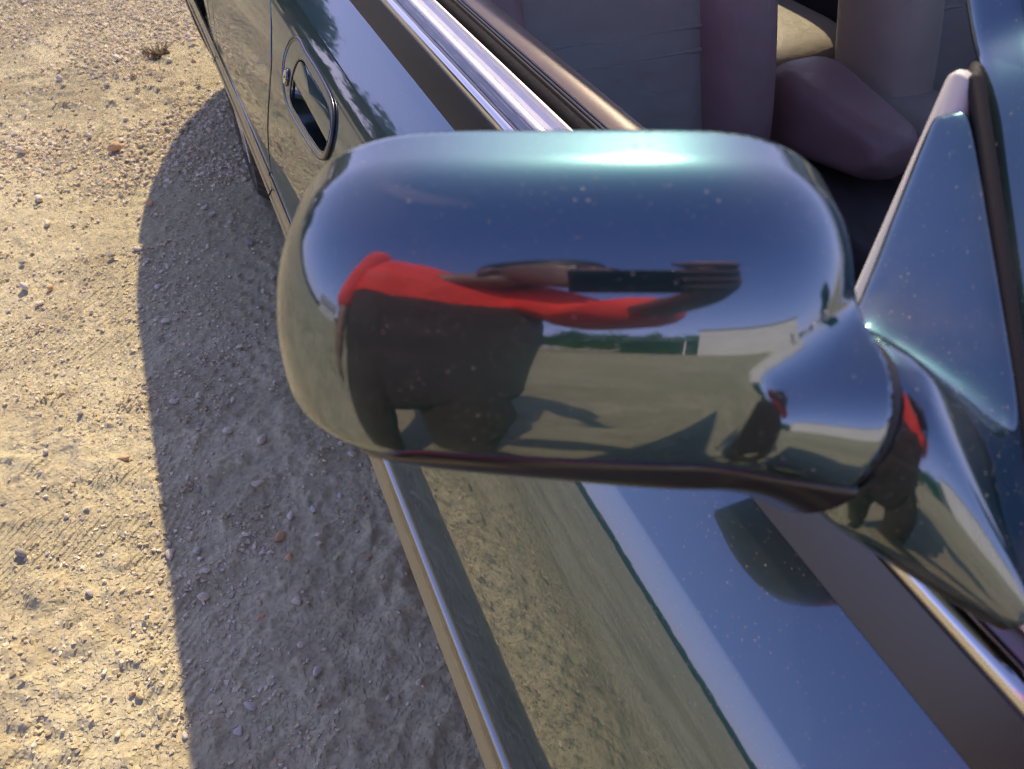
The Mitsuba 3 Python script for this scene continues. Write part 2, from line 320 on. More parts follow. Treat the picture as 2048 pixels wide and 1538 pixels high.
sheet([(-.73, .13, .925), (.73, .13, .925), (.49, -.70, 1.345), (-.49, -.70, 1.345)], 'glass', C + '__windscreen', bulge=(0, .09, .02))
sheet([(-.66, -2.72, .96), (.66, -2.72, .96), (.46, -2.14, 1.33), (-.46, -2.14, 1.33)], 'glass', C + '__rear_window', bulge=(0, -.06, .02))
for ya, yb, yc, yd in ((-.12, -1.31, -1.33, -.74), (-1.48, -2.36, -2.06, -1.44)):
    sheet([(-.745, ya, .95), (-.745, yb, .95), (-.50, yc, 1.325), (-.50, yd, 1.325)], 'glass', C + '__left_window', bulge=(-.02, 0, 0))
sheet([(.745, -1.48, .95), (.745, -2.36, .95), (.50, -2.06, 1.325), (.50, -1.44, 1.325)], 'glass', C + '__rear_door_window', bulge=(.02, 0, 0))
def deck(y0, y1, w0, w1, z0, z1, zmid, key, n=30):
    u, v = np.meshgrid(np.linspace(-1, 1, 41), np.linspace(0, 1, n), indexing='ij')
    Y = y0 + (y1 - y0) * v; hw = w0 + (w1 - w0) * v ** 2
    Zc = z0 + (z1 - z0) * v ** 1.7 + zmid * np.sin(np.pi * np.clip(v, 0, 1)) * .3
    Pt = np.stack([u * hw, Y, Zc - .05 * np.abs(u) ** 3.2], -1)
    return add(key, grid(Pt, flip=y1 < y0), 'paint', smooth=True)
deck(.16, 1.62, .79, .62, .965, .78, .03, C + '__bonnet')
deck(-2.72, -3.45, .74, .56, .985, .93, .02, C + '__boot_lid')
def wrap(y0, sgn, w, z0, z1, key, bsdf, depth=.30, proud=0.0):
    t = np.linspace(-math.pi / 2, math.pi / 2, 60); e = .45
    X_ = w * np.sign(np.sin(t)) * np.abs(np.sin(t)) ** e; Yb = y0 + sgn * depth * np.abs(np.cos(t)) ** e
    zz = np.linspace(0, 1, 12); Pt = np.stack([np.stack([X_ * (1 - .02 * (2 * s - 1) ** 4), Yb + sgn * .02 * math.sin(math.pi * s), np.full_like(t, z0 + (z1 - z0) * s)], -1) for s in zz], 1)
    m = grid(Pt); return add(key, m, bsdf, smooth=True)
wrap(1.45, 1, .79, .22, .56, C + '__front_bumper', 'paint', .32)
wrap(-3.34, -1, .665, .56, .91, C + '__boot_face', 'paint', .12)
wrap(1.45, 1, .765, .56, .77, C + '__nose', 'paint', .20)
for s in (1, -1):
    add(C + '__headlight', softbox((s * .52, 1.655, .665), np.eye(3), (.17, .03, .075), 5, 18), 'lens', smooth=True)
# the rear bumper, dark plastic, stands proud behind the wheel
bz = np.linspace(.21, .60, 14)
def bump_pt(y, z): 
    p = side(y, z); p[..., 0] = p[..., 0] + .030 * np.clip((-2.66 - y) / .03, 0, 1); return p
yb = np.r_[np.linspace(-2.655, -2.70, 8), np.linspace(-2.75, -3.46, 20)]
Pb = np.stack([bump_pt(np.full(14, y), bz) - A([0, 0, 0]) for y in yb])
add(C + '__rear_bumper', grid(Pb, flip=True), 'black_rubber', smooth=40)
wrap(-3.38, -1, .70, .21, .60, C + '__rear_bumper', 'black_rubber', .14)
# floor, so that no light comes up through the car
add(C + '__floor_pan', box((0, -.9, .24), (1.50, 4.8, .05)), 'carpet', smooth=False)
for sx in (1, -1): add(C + '__sill', box((sx * .765, -.885, .215), (.12, 2.05, .05)), 'carpet', smooth=False)
def wheel(x, y):
    s = 1 if x > 0 else -1
    W = C + '__wheel'; k = W; i = 0
    while k + '__tyre' in scene: i += 1; k = f'{W}_{i:03d}'
    sec = A([(-.105, .215), (-.112, .25), (-.108, .285), (-.085, .309), (-.05, .314), (.05, .314), (.085, .309), (.108, .285), (.112, .25), (.105, .215)])
    th = np.linspace(0, 2 * math.pi, 73)
    def rev(sec): return grid(np.stack([np.stack([np.full_like(th, x + s * a), y + r * np.cos(th), .312 + r * np.sin(th)], -1) for a, r in sec], 1))
    m = rev(sec); m.merge_vertices(); m.fix_normals(); add(k + '__tyre', m, 'tyre_rubber', smooth=30)
    m = rev([(.104, .216), (.100, .205), (.085, .195), (.06, .19), (-.05, .19), (-.06, .02)]); add(k + '__rim', m, 'alloy', smooth=30)
    sp = []
    for j in range(7):
        a = 2 * math.pi * j / 7; d = A([0, math.cos(a), math.sin(a)])
        sp.append(hull([A([x + s * .085, y, .312]) + d * .03, A([x + s * .092, y, .312]) + d * .198], .017, 8))
    add(k + '__spokes', cat(*sp), 'alloy', smooth=30)
for yw in WHEELS:
    wheel(.790, yw); wheel(-.780, yw)

# ---- the cabin
ax = lambda tilt: A([[1, 0, 0], [0, math.cos(tilt), math.sin(tilt)], [0, -math.sin(tilt), math.cos(tilt)]])
def seat(cx, key, lab=None):
    k = C + '__' + key
    t = math.radians(18)
    R = ax(t)
    c = A([cx, -1.10, .80])
    add(k, softbox(c, R, (.200, .060, .36), 5), 'leather_grey', smooth=True, label=lab)
    for s in (1, -1):
        add(k + '__bolster', softbox(c + A([s * .213, .040, -.05]), R, (.070, .088, .30), 2.5), 'leather_mauve' if cx > 0 else 'leather_tan', smooth=True)
    for zz in (.0, -.035):
        add(k + '__seam', tube([c + R.T @ A([0, 0, 0]) + A([x, 0, 0]) + A([0, .0605 - math.sin(t) * (.0 + zz), math.cos(t) * zz]) + A([0, -.0032, 0]) for x in np.linspace(-.185, .185, 12)], .0058, 8), 'leather_grey', smooth=True)
    for sx in (-1, 1):
        add(k + '__piping', tube([c + R.T @ A([sx * .176, .0, z_]) + A([0, .058, 0]) + A([0, 0, 0]) for z_ in np.linspace(-.30, .26, 16)], .0040, 8), 'leather_dark', smooth=True)
    add(k + '__cushion', softbox((cx, -.72, .46), np.eye(3), (.25, .27, .085), 4), 'leather_dark', smooth=True)
    add(k + '__head_rest', softbox(c + A([0, -.13, .50]), R, (.13, .05, .09), 3), 'leather_grey', smooth=True)
seat(.385, 'passenger_seat'); seat(-.385, 'driver_seat')
am = m3.Manifold.batch_hull([sph((x, -1.04, z), .032, 24) for x in (-.035, .050) for z in (.605, .685)] + [sph((x, -.80, z), .026, 24) for x in (-.005, .042) for z in (.640, .668)]).refine_to_length(.012)
am = man(am); am.merge_vertices(); trimesh.smoothing.filter_taubin(am, .5, -.5, 10); add(C + '__arm_rest', am, 'leather_mauve', smooth=True)
add(C + '__driver_cushion_side', softbox((-.16, -.86, .60), ax(math.radians(8)), (.10, .22, .075), 3.5), 'leather_grey', smooth=True)
add(C + '__console', softbox((0, -.75, .45), np.eye(3), (.11, .5, .12), 6), 'leather_dark', smooth=True)
add(C + '__rear_bench', softbox((0, -1.80, .455), np.eye(3), (.62, .36, .10), 5), 'leather_tan', smooth=True)
add(C + '__rear_bench', softbox((0, -2.22, .78), ax(math.radians(20)), (.62, .07, .34), 5), 'leather_grey', smooth=True)
add(C + '__dashboard', softbox((0, -.02, .80), np.eye(3), (.70, .22, .13), 4), 'leather_dark', smooth=True)
add(C + '__left_door_card', box((-.70, -.9, .60), (.03, 3.0, .66)), 'leather_dark', smooth=False)
add(C + '__rear_card', box((.70, -1.92, .62), (.03, 1.0, .62)), 'leather_dark', smooth=False)
add(C + '__left_arm_rest', tube([(-.655, -1.95, .66), (-.645, -1.85, .665), (-.645, -1.35, .665), (-.655, -1.25, .66)], .03, 14), 'black_gloss', smooth=True)
add(C + '__parcel_shelf', box((0, -2.55, .93), (1.36, .5, .02)), 'leather_dark', smooth=False)
th = np.linspace(0, 2 * math.pi, 40, endpoint=False); sw = A([-.385, -.42, .86])
add(C + '__steering_wheel', tube([sw + A([.185 * math.cos(a), .06 * math.sin(a), .17 * math.sin(a)]) for a in th], .014, 10, closed=True), 'leather_dark', smooth=True)

# ---- door mirror
HQ = dict(zip('cx cy cz psi tau phi a bt bb D pu pw k2 k3 k1 be'.split(), [0.87869, -0.22211, 1.00419, 0.42230, -0.06533, 0.01224, 0.11508, 0.09346, 0.03057, 0.06169, 4.84782, 1.98130, 0.12168, 1.06863, 0.07472, -0.09272]))
def housing_frame():
    q = HQ; ps, ta, ph = q['psi'], q['tau'], q['phi']
    n = A([math.sin(ps) * math.cos(ta), math.cos(ps) * math.cos(ta), math.sin(ta)]); u = A([math.cos(ps), -math.sin(ps), 0])
    w = A([-math.sin(ps) * math.sin(ta), -math.cos(ps) * math.sin(ta), math.cos(ta)])
    return A([q['cx'], q['cy'], q['cz']]), u * math.cos(ph) + w * math.sin(ph), -u * math.sin(ph) + w * math.cos(ph), n
HO, HU, HW, HN = housing_frame()
def f_shell(p, grow=0.0):
    q = HQ; d = p - HO; u, w, n = d @ HU, d @ HW, d @ HN
    n = n + q['k1'] * u + q['k2'] * u ** 2 / 2 + q['k3'] * u ** 3 / 6
    b = np.where(w > 0, q['bt'] * (1 + q['be'] * np.clip(u / q['a'], -1.3, 1.3)), q['bb']) + grow
    g = np.abs(u / (q['a'] + grow)) ** q['pu'] + np.abs(w / b) ** q['pw'] + np.where(n > 0, (n / q['D']) ** 2, 0)
    return g
def f_house(p):
    e = 1e-4; g = f_shell(p); gr = np.sqrt(sum(((f_shell(p + e * k) - f_shell(p - e * k)) / (2 * e)) ** 2 for k in np.eye(3)))
    f = (g - 1) / np.maximum(gr, 6.0)
    d = p - HO; n = d @ HN + HQ['k1'] * (d @ HU) + HQ['k2'] * (d @ HU) ** 2 / 2 + HQ['k3'] * (d @ HU) ** 3 / 6
    return smax(f, -n - .020, .006), n
SM = unit([-1, 0, -.3])                                     # pivot seam plane's normal, towards the car
SC = A([.8117, -.1378, 1.0165])
s1 = unit(np.cross(SM, [0, 0, 1.0])); s2 = np.cross(SM, s1)
s1, s2 = s1 * math.cos(.066) + s2 * math.sin(.066), s2 * math.cos(.066) - s1 * math.sin(.066)
def ell(p, c, axes, r):
    d = (p - c) @ A(axes).T; k0 = np.linalg.norm(d / r, axis=1); k1 = np.linalg.norm(d / A(r) ** 2, axis=1)
    return k0 * (k0 - 1) / np.maximum(k1, 1e-6)
def neck_tube(p, r1, r2, d0, d1, tp=0.0):
    d = p - SC; a, b, m = d @ s1, d @ s2, d @ SM
    t = 1 + tp * np.clip(m, -.06, 0) / .06
    q = np.sqrt((a / (r1 * t)) ** 2 + (b / (r2 * t)) ** 2); f = (q - 1) * min(r1, r2) * t
    return smax(smax(f, m - d1, .004), d0 - m, .004)
def f_mirror(p):
    h, n = f_house(p)
    nk = neck_tube(p, .0295, .0385, -.030, .10, 1.3)
    f = smin(h, nk, .016)
    g2 = f_shell(p, -.004)
    f = smax(f, -np.maximum((g2 - 1) * .03, n + .008), .003)   # hollow behind, for the glass
    return smax(f, (p - SC) @ SM, .0035)
lo, hi = A([.745, -.345, .930]), A([1.005, -.075, 1.13])
P0, F0, N0 = surface_net(f_mirror, lo, hi, .0021)
MR = C + '__side_mirror'
scene[MR] = ply_n(P0, F0, N0, 'paint'); tag(MR, 'glossy painted door mirror shell with a photographer reflected in it')
# glass in the hollow
def outline(g, n_=120):
    t = np.linspace(0, 2 * math.pi, n_, endpoint=False); q = HQ; s, c = np.sin(t), np.cos(t)
    b = np.where(s > 0, q['bt'], q['bb'])
    return (q['a'] - g) * np.sign(c) * np.abs(c) ** (2 / q['pu']), (b - g) * np.sign(s) * np.abs(s) ** (2 / q['pw'])
ou, ow = outline(.008)
gl = [HO + HU * a * s + HW * b * s + HN * (-.012 - HQ['k1'] * a * s - HQ['k2'] * (a * s) ** 2 / 2 - HQ['k3'] * (a * s) ** 3 / 6) for a, b in zip(ou, ow) for s in np.linspace(1, 0, 8)]
add(MR + '__mirror_glass', grid(A(gl).reshape(len(ou), 8, 3), close_u=True), 'mirror_glass', smooth=True)
def f_cover(p):
    d = p - HO; u, w = d @ HU, d @ HW
    return np.maximum(smax(f_mirror(p) - .0016, w - (.0062 - .06 * u - 14 * np.maximum(u - .045, 0) ** 2), .0035), -.006 - f_mirror(p))
Pc, Fc_, Nc = surface_net(f_cover, lo, A([1.005, -.075, 1.03]), .0016)
scene[MR + '__lower_cover'] = ply_n(Pc, Fc_, Nc, 'black_gloss')
# pivot seam: a dark disc between shell and foot
def f_seam(p):
    return np.maximum(neck_tube(p, .0262, .0352, -.004, .0080), -1)
Ps, Fs, Ns = surface_net(f_seam, SC - .06, SC + .06, .0016)
scene[MR + '__pivot_seam'] = ply_n(Ps, Fs, Ns, 'black_rubber')
# foot and sail
SA, SB, SF = A([.6780, -.2365, 1.0765]), A([.7650, -.172, .9670]), A([.7640, -.050, .9640])
SA0 = SA; SA = SA + unit(SA - (SB + SF) / 2) * .0065
SN = unit(np.cross(SF - SB, SA - SB)); SN = SN if SN[0] > 0 else -SN
def f_tri(p, r, th):
    """A rounded triangular plate: 2-D triangle distance in its plane, thickness th."""
    e1 = unit(SF - SB); e2 = np.cross(SN, e1)
    d = p - SB; x, y, z = d @ e1, d @ e2, d @ SN
    V = [((q - SB) @ e1, (q - SB) @ e2) for q in (SB, SF, SA)]
    c = A(V).mean(0)
    def seg(a, b):
        pa = np.stack([x - a[0], y - a[1]], 1); ba = A(b) - A(a); t = np.clip((pa @ ba) / (ba @ ba), 0, 1); return np.linalg.norm(pa - t[:, None] * ba, axis=1)
    dist = np.minimum.reduce([seg(V[i], V[(i + 1) % 3]) for i in range(3)])
    ins = np.ones(len(x), bool)
    for i in range(3):
        a, b = A(V[i]), A(V[(i + 1) % 3]); s0 = (b[0] - a[0]) * (c[1] - a[1]) - (b[1] - a[1]) * (c[0] - a[0])
        s = (b[0] - a[0]) * (y - a[1]) - (b[1] - a[1]) * (x - a[0]); ins &= s * s0 >= 0
    sd = np.where(ins, -dist, dist)
    qx, qz = np.maximum(sd + r, 0), np.maximum(np.abs(z) - th + r, 0)
    return np.minimum(np.maximum(sd + r, np.abs(z) - th + r), 0) + np.hypot(qx, qz) - r
ang = np.linspace(0, 2 * math.pi, 40, endpoint=False)
ring = [SC + SM * .0074 + s1 * (.0290 * math.cos(t)) + s2 * (.0385 * math.sin(t)) for t in ang]
lerp = lambda a, b, t: a * (1 - t) + b * t
plate_ = m3.Manifold.batch_hull([sph(p - SN * .004, .0052, 14) for p in (SA, SB, SF)])
mount = m3.Manifold.batch_hull([sph(p, .0028, 10) for p in ring] + [sph(p - SN * .0042, .0050, 14) for p in (lerp(SB, SA, .20), SB, SF, lerp(SF, SA, .26), lerp(SB, SF, .5))])
foot = plate_ + mount
foot = man(foot.refine_to_length(.0032)); foot.merge_vertices(); trimesh.smoothing.filter_taubin(foot, .5, -.505, 130)
add(MR + '__foot', foot, 'paint_dusty', smooth=True)
# inner sail trim, pale, shows behind the painted sail
def plate(pts, th, r, key, bsdf, n=12, label=None):
    return add(key, hull([A(p) + SN * s for p in pts for s in (-th, th)], r, n), bsdf, smooth=30, label=label)
o = -SN * .0185
plate([SA0 + o + A([.0, -.007, .010]), SA0 + o + A([.0, -.003, .009]), SB + o + A([-.004, -.015, .0]), SB + o + A([0, .01, 0])], .004, .006, C + '__inner_sail_trim', 'sail_trim', 14)
# black gasket along the sail's front edge, then the pillar
e1 = unit(SF - SA); gout = unit(np.cross(SN, e1)); gout = gout if gout[1] > 0 else -gout
add(C + '__pillar_gasket', hull([SA + A([-.004, .004, .004]) - SN * .006, SF - SN * .006 + gout * .002, A([.632, -.267, 1.074]) - SN * .004, A([.706, -.135, .997]) - SN * .004, A([.738, -.06, .950]) - SN * .004], .0035, 10), 'gasket', smooth=30)
pe = A([(.628, -.2725, 1.0775), (.645, -.245, 1.0665), (.661, -.2165, 1.0495), (.675, -.190, 1.0325), (.700, -.1465, 1.0095)])   # the pillar's rear edge
pe = np.vstack([[(.485, -.68, 1.325), (.545, -.48, 1.205), (.590, -.35, 1.125), (.620, -.2942, 1.0933)], pe[[0, 1, 3, 4]], [(.748, -.05, .962), (.770, .06, .905)]])
pth = PchipInterpolator(np.arange(len(pe)), pe)(np.linspace(0, len(pe) - 1, 110)); dd = np.gradient(pth, axis=0); dd /= np.linalg.norm(dd, axis=1, keepdims=True)
n0 = unit([.74, .22, .64]); nn = n0 - (dd @ n0)[:, None] * dd; nn /= np.linalg.norm(nn, axis=1, keepdims=True)
ew = np.cross(dd, nn); ew = ew * np.sign(ew @ CR)[:, None]
def slab(off, wd, th_, key, bsdf, e=.55):
    t = np.linspace(0, 2 * math.pi, 41)
    c, sn = np.sign(np.cos(t)) * np.abs(np.cos(t)) ** e, np.sign(np.sin(t)) * np.abs(np.sin(t)) ** e
    Pt = pth[:, None] + ew[:, None] * (off + wd * (1 + c))[None, :, None] + nn[:, None] * (th_ * sn)[None, :, None]
    m = grid(Pt); m.merge_vertices(); m.fix_normals(); add(key, m, bsdf, smooth=True)
slab(0, .0125, .007, C + '__front_pillar', 'paint_dusty')
slab(.027, .012, .006, C + '__windscreen_trim', 'trim_gloss')
# ---------------------------------------------------------------- ground
def clods(x, y):
    p = np.stack([x, y, 0 * x], -1)
    m = np.clip((meshkit.fbm(p * 1.7 + 3, 3, 5) - .42) / .2, 0, 1)
    c = np.clip((meshkit.fbm(p * 17 + 9, 3, 11) - .5) / .3, 0, 1)
    return m, c
def Hf(x, y):
    """Height of the dirt: undulation, crumbled clods, tyre tread prints, fine grain."""
    x, y = np.broadcast_arrays(A(x, float), A(y, float)); p = np.stack([x, y, 0 * x], -1)
    near = np.clip((9 - np.hypot(x - 1.2, y + 2)) / 5, 0, 1)
    m, c = clods(x, y)
    fade = np.clip((2.7 - x) / .9, 0, 1) * np.clip((y + 5.4) / .6, 0, 1)
    h = .030 * (meshkit.fbm(p * 1.6, 3, 1) - .5) + .016 * m * c * fade + fade * (.006 * (meshkit.fbm(p * 26, 3, 2) - .5) + .0042 * (meshkit.fbm(p * 75, 3, 3) - .5) + .004 * np.clip((meshkit.noise(p * 62, 8) - .62) / .2, 0, 1))
    # tread prints of a big tyre, run diagonally across
    a = x * .89 - y * .455; b = x * .455 + y * .89
    for a0, wd, ph in ((1.66, .10, 0.), (2.30, .13, 2.), (2.92, .10, 4.), (3.5, .12, 1.)):
        w = np.exp(-((a - a0) / wd) ** 4) * np.clip((meshkit.fbm(p * 2.1 + ph, 2, 21) - .38) / .12, 0, 1)
        fine = np.clip((meshkit.noise(p * 1.9 + 7 * ph, 31) - .45) / .1, 0, 1)
        lug = np.clip(np.sin(2 * math.pi * (b / .055 + .35 * np.sign(np.sin(2 * math.pi * a / .07)))) * 2, -1, 1) * .0035
        rib = np.sin(2 * math.pi * a / .0135) * .0017
        h = h * (1 - .55 * w) + w * (lug * (1 - fine) + rib * fine - .006)
    return (h * near)
gx = np.unique(np.concatenate([-np.geomspace(.9, 400, 26)[::-1], np.linspace(-.9, .80, 20), np.arange(.80, 1.95, .0052), 1.95 + np.cumsum(np.geomspace(.006, .03, 70)), np.geomspace(3.2, 400, 36)]))
gy = np.unique(np.concatenate([-np.geomspace(5.2, 400, 40)[::-1], np.arange(-5.1, -3.2, .0105), np.arange(-3.2, -1.6, .0068), np.arange(-1.6, -.1, .0048), -.1 + np.cumsum(np.geomspace(.006, .05, 60)), np.geomspace(1.6, 400, 40)]))
GX, GY = np.meshgrid(gx, gy, indexing='ij'); GZ = Hf(GX, GY)
def soil_fn(p, n, uv):
    big = mikit.fbm(p.x * 1.3, p.y * 1.3, 0, 3); mid = mikit.fbm(p.x * 11, p.y * 11, 3.0, 3); fine = mikit.noise(p.x * 160, p.y * 160, 0)
    c = mikit.mix((.40, .362, .222), (.482, .440, .282), mikit.smoothstep(.3, .7, big))
    c = mikit.mix(c, (.38, .335, .212), mikit.smoothstep(.48, .72, mid) * .7)
    return c * (.86 + .28 * fine)
def soil_bump(p, n, uv):
    a, b = p.x * .73 - p.y * .68, p.x * .68 + p.y * .73
    ribs = mikit.smoothstep(.40, .50, mikit.noise(p.x * 2.6 + 4.4, p.y * 2.6, 8.0)) * mikit.smoothstep(.36, .52, mikit.fbm(p.x * 8, p.y * 8, 2.0, 2))
    tooth = dr.sin(a * (6.2832 / .0120) + 1.2 * dr.sin(b * 9.0))
    g = mikit.fbm(p.x * 130, p.y * 130, 0, 3)
    return .0024 * g * (1 - .6 * ribs) + (.0016 * mikit.smoothstep(.62, .8, mikit.noise(p.x * 240, p.y * 240, 3.0))) + .0022 * mikit.fbm(p.x * 24, p.y * 24, 5.0, 2) + ribs * tooth * .0019 * mikit.smoothstep(1.18, 1.34, p.x)
scene['soil'] = two({'type': 'bumpmap', 'scale': 1.0, 'tex': P_(soil_bump, eps=7e-4), 'bsdf': {'type': 'diffuse', 'reflectance': P_(soil_fn)}})
add('ground', grid(np.stack([GX, GY, GZ], -1)), 'soil', smooth=True, kind='structure', label='pale bare dirt with tyre prints and gravel')

# ---- gravel (one mass) and single stones
def pebble(seed, flat=.62, n=11):
    r = np.random.default_rng(seed); v = r.normal(size=(n, 3)); v /= np.linalg.norm(v, axis=1, keepdims=True); v *= r.uniform(.8, 1.1, (n, 1)) * A([1, .78, flat])
    h = trimesh.Trimesh(v, ConvexHull(v).simplices, process=True); h.fix_normals(); return h
PEB = [pebble(i) for i in range(14)]
TINTS = A([(.56, .48, .30), (.64, .56, .39), (.50, .43, .27), (.60, .53, .40), (.53, .47, .36), (.70, .63, .47), (.44, .37, .24), (.60, .49, .33)])
scene['stone_tint'] = two({'type': 'diffuse', 'reflectance': {'type': 'mesh_attribute', 'name': 'vertex_color'}})
def scatter(n, x0, x1, y0, y1, s0, s1, pw, seed):
    r = np.random.default_rng(seed); x, y = r.uniform(x0, x1, n), r.uniform(y0, y1, n)
    p = np.stack([x, y, 0 * x], -1); dens = np.clip((meshkit.fbm(p * 3.1, 3, 41) - .36) / .22, .06, 1) * (.55 + .45 * np.clip((-2.2 - y) / .6, 0, 1) + .4 * np.clip((1.3 - x) / .2, 0, 1))
    k = r.uniform(size=n) < dens; x, y = x[k], y[k]
    return x, y, s0 + (s1 - s0) * r.uniform(size=len(x)) ** np.where(x < 1.27, pw * .72, pw), r
CRUMB = None
def crumbs(seed):
    """Crumbled ridges of dry earth: heaps of small lumps, drawn out along the wheel tracks."""
    r = np.random.default_rng(seed); out = []
    for _ in range(130):
        cx, cy = r.uniform(.92, 2.3), r.uniform(-3.6, -.55); L_, w_ = r.uniform(.02, .10), r.uniform(.010, .028); th = math.radians(r.normal(200, 22)); n = int(1200 * L_ * w_ ** .5 * 3)
        u, v = r.normal(size=n) * L_ * .5, r.normal(size=n) * w_ * .5
        out.append(np.stack([cx + u * math.cos(th) - v * math.sin(th), cy + u * math.sin(th) + v * math.cos(th), .006 * np.exp(-(v / w_) ** 2) * r.uniform(0, 1.6, n), .0016 + .0058 * r.uniform(size=n) ** 2.6], 1))
    return np.vstack(out), r
V, Fc, Cc, off = [], [], [], 0
for args in ((34000, .78, 1.85, -2.4, -.45, .0014, .0080, 3.6, 51), (30000, .78, 1.95, -5.0, -2.3, .0028, .0130, 2.7, 52), (60000, 1.8, 3.8, -4.2, .9, .003, .015, 2.6, 53), CRUMB):
    if args is None:
        q, r = crumbs(54); x, y, s = q[:, 0], q[:, 1], q[:, 3]; z = Hf(x, y) + q[:, 2]
    else:
        x, y, s, r = scatter(*args); z = Hf(x, y)
    rot = r.uniform(0, 6.283, len(x)); pick = r.integers(0, len(PEB), len(x)); tint = TINTS[r.integers(0, len(TINTS), len(x))] * r.uniform(.85, 1.12, (len(x), 1))
    for j, pm in enumerate(PEB):
        i = np.where(pick == j)[0]; v = A(pm.vertices)
        c, sn = np.cos(rot[i])[:, None], np.sin(rot[i])[:, None]
        q = np.stack([x[i][:, None] + s[i][:, None] * (v[:, 0] * c - v[:, 1] * sn), y[i][:, None] + s[i][:, None] * (v[:, 0] * sn + v[:, 1] * c), z[i][:, None] + s[i][:, None] * (v[:, 2] + .18)], -1)
        V.append(q.reshape(-1, 3)); Fc.append((A(pm.faces)[None] + (off + np.arange(len(i)) * len(v))[:, None, None]).reshape(-1, 3)); Cc.append(np.repeat(tint[i], len(v), 0)); off += len(i) * len(v)
add('gravel', trimesh.Trimesh(np.vstack(V), np.vstack(Fc), process=False), 'stone_tint', smooth=False, color=np.vstack(Cc), label='fine gravel strewn over the dirt', cat='gravel', kind='stuff')
def rock(seed, s, flat, bsdf, x, y, rot, sink=.25, sub=2):
    r = np.random.default_rng(seed); v = r.normal(size=(16, 3)); v /= np.linalg.norm(v, axis=1, keepdims=True); v *= r.uniform(.85, 1.08, (16, 1)) * A([1, r.uniform(.62, .9), flat])
    h = trimesh.Trimesh(v, ConvexHull(v).simplices); h.fix_normals()
    for _ in range(sub): h = h.subdivide()
    trimesh.smoothing.filter_taubin(h, .5, -.52, 4)
    q = A(h.vertices); q = q * (1 + .10 * (meshkit.fbm(q * 2.3 + seed, 3, seed)[:, None] - .5)); q *= s
    c, sn = math.cos(rot), math.sin(rot); q = np.stack([q[:, 0] * c - q[:, 1] * sn + x, q[:, 0] * sn + q[:, 1] * c + y, q[:, 2] + float(Hf(A(x), A(y))) + s * flat * (1 - 2 * sink)], 1)
    return trimesh.Trimesh(q, h.faces, process=False)
for nm, a, b in (('stone_pale', (.58, .51, .38), (.68, .61, .49)), ('stone_grey', (.50, .46, .39), (.60, .55, .47)), ('stone_dark', (.27, .245, .20), (.36, .33, .27)), ('stone_tan', (.50, .32, .18), (.60, .42, .26))):
    scene[nm] = two({'type': 'diffuse', 'reflectance': P_(lambda p, n, uv, a=a, b=b: mikit.mix(a, b, mikit.fbm(p.x * 90, p.y * 90, p.z * 90)))})
add('rock', rock(3, .030, .72, 'stone_tan', 1.292, -2.764, .4, .2), 'stone_tan', smooth=40, label='orange-tan fist-sized rock, the largest alone on the sunlit dirt', cat='rock')
r = np.random.default_rng(77); ns = 0; tries = 0; LBL = {'stone_pale': 'pale', 'stone_grey': 'grey', 'stone_dark': 'dark grey', 'stone_tan': 'tan'}
placed = [(1.292, -2.764, .05)]; used = {}; todo = []
def pixel(p):
    q = A(p) - CAM; d = q @ CF; return .5 + q @ CR / d * .7515, .5 - q @ CU / d * 1.0007
while ns < 270 and tries < 20000:
    tries += 1; y = -(.55 + 3.4 * r.uniform() ** 1.25); x = r.uniform(.84, 1.62 + .03 * (-y)); s = (.0056 + .0150 * r.uniform() ** 3.2) * (.85 + .18 * (-y))
    if any((x - a) ** 2 + (y - b) ** 2 < (s + c) ** 2 * 1.3 for a, b, c in placed): continue
    u, v = pixel((x, y, 0)); edge = .205 + .075 * v / .37 if v < .37 else (.265 if v < .56 else .35 + .255 * (v - .58))   # where the car hides the ground
    if not (.008 < u < edge and .03 < v < .99): continue
    placed.append((x, y, s)); kd = ['stone_pale', 'stone_grey', 'stone_grey', 'stone_dark', 'stone_tan'][r.choice(5, p=[.42, .24, .14, .10, .10])]
    fl_, lg = r.uniform(.45, .8), r.uniform()
    todo.append((x, y, s, kd, fl_, lg, u, v)); ns += 1
todo.sort(key=lambda q: -q[2])
for n_, (x, y, s, kd, fl_, lg, u, v) in enumerate(list(todo)):
    size = 'largest' if n_ < 6 else 'big' if n_ < 40 else 'middling' if n_ < 120 else 'small'
    shape = 'flat' if fl_ < .56 else 'rounded' if fl_ > .68 else 'angular'
    light = 'shaded' if x < 1.262 else 'sunlit'
    row = ['at the very top', 'near the top', 'upper middle', 'just above mid-height', 'just below mid-height', 'lower middle', 'near the bottom', 'at the very bottom'][min(7, int(v * 8))]
    col = ['left edge', 'left', 'centre', 'right'][min(3, int(u / .11))]
    used.setdefault(f'{size} {shape} {LBL[kd]} stone on {light} dirt, {row}, {col}', []).append((v, n_))
    todo[n_:n_ + 1] = []; todo.insert(n_, (x, y, s, kd, fl_))
name_ = {}
for l, q in used.items():
    for j, (v, n_) in enumerate(sorted(q)): name_[n_] = l + ('' if len(q) == 1 else (', upper', ', lower')[j] if len(q) == 2 else f', {("first", "second", "third", "fourth", "fifth", "sixth")[min(j, 5)]} down')
for n_, (x, y, s, kd, fl_) in enumerate(todo):
    add('stone', rock(100 + n_, s, fl_, kd, x, y, r.uniform(0, 6.3), r.uniform(.1, .3), 1), kd, smooth=40, label=name_[n_], cat='stone', group='loose stones on the dirt')
scene['clod_earth'] = two({'type': 'diffuse', 'reflectance': P_(lambda p, n, uv: mikit.mix((.10, .075, .05), (.24, .18, .11), mikit.fbm(p.x * 120, p.y * 120, p.z * 120)))})
parts = []
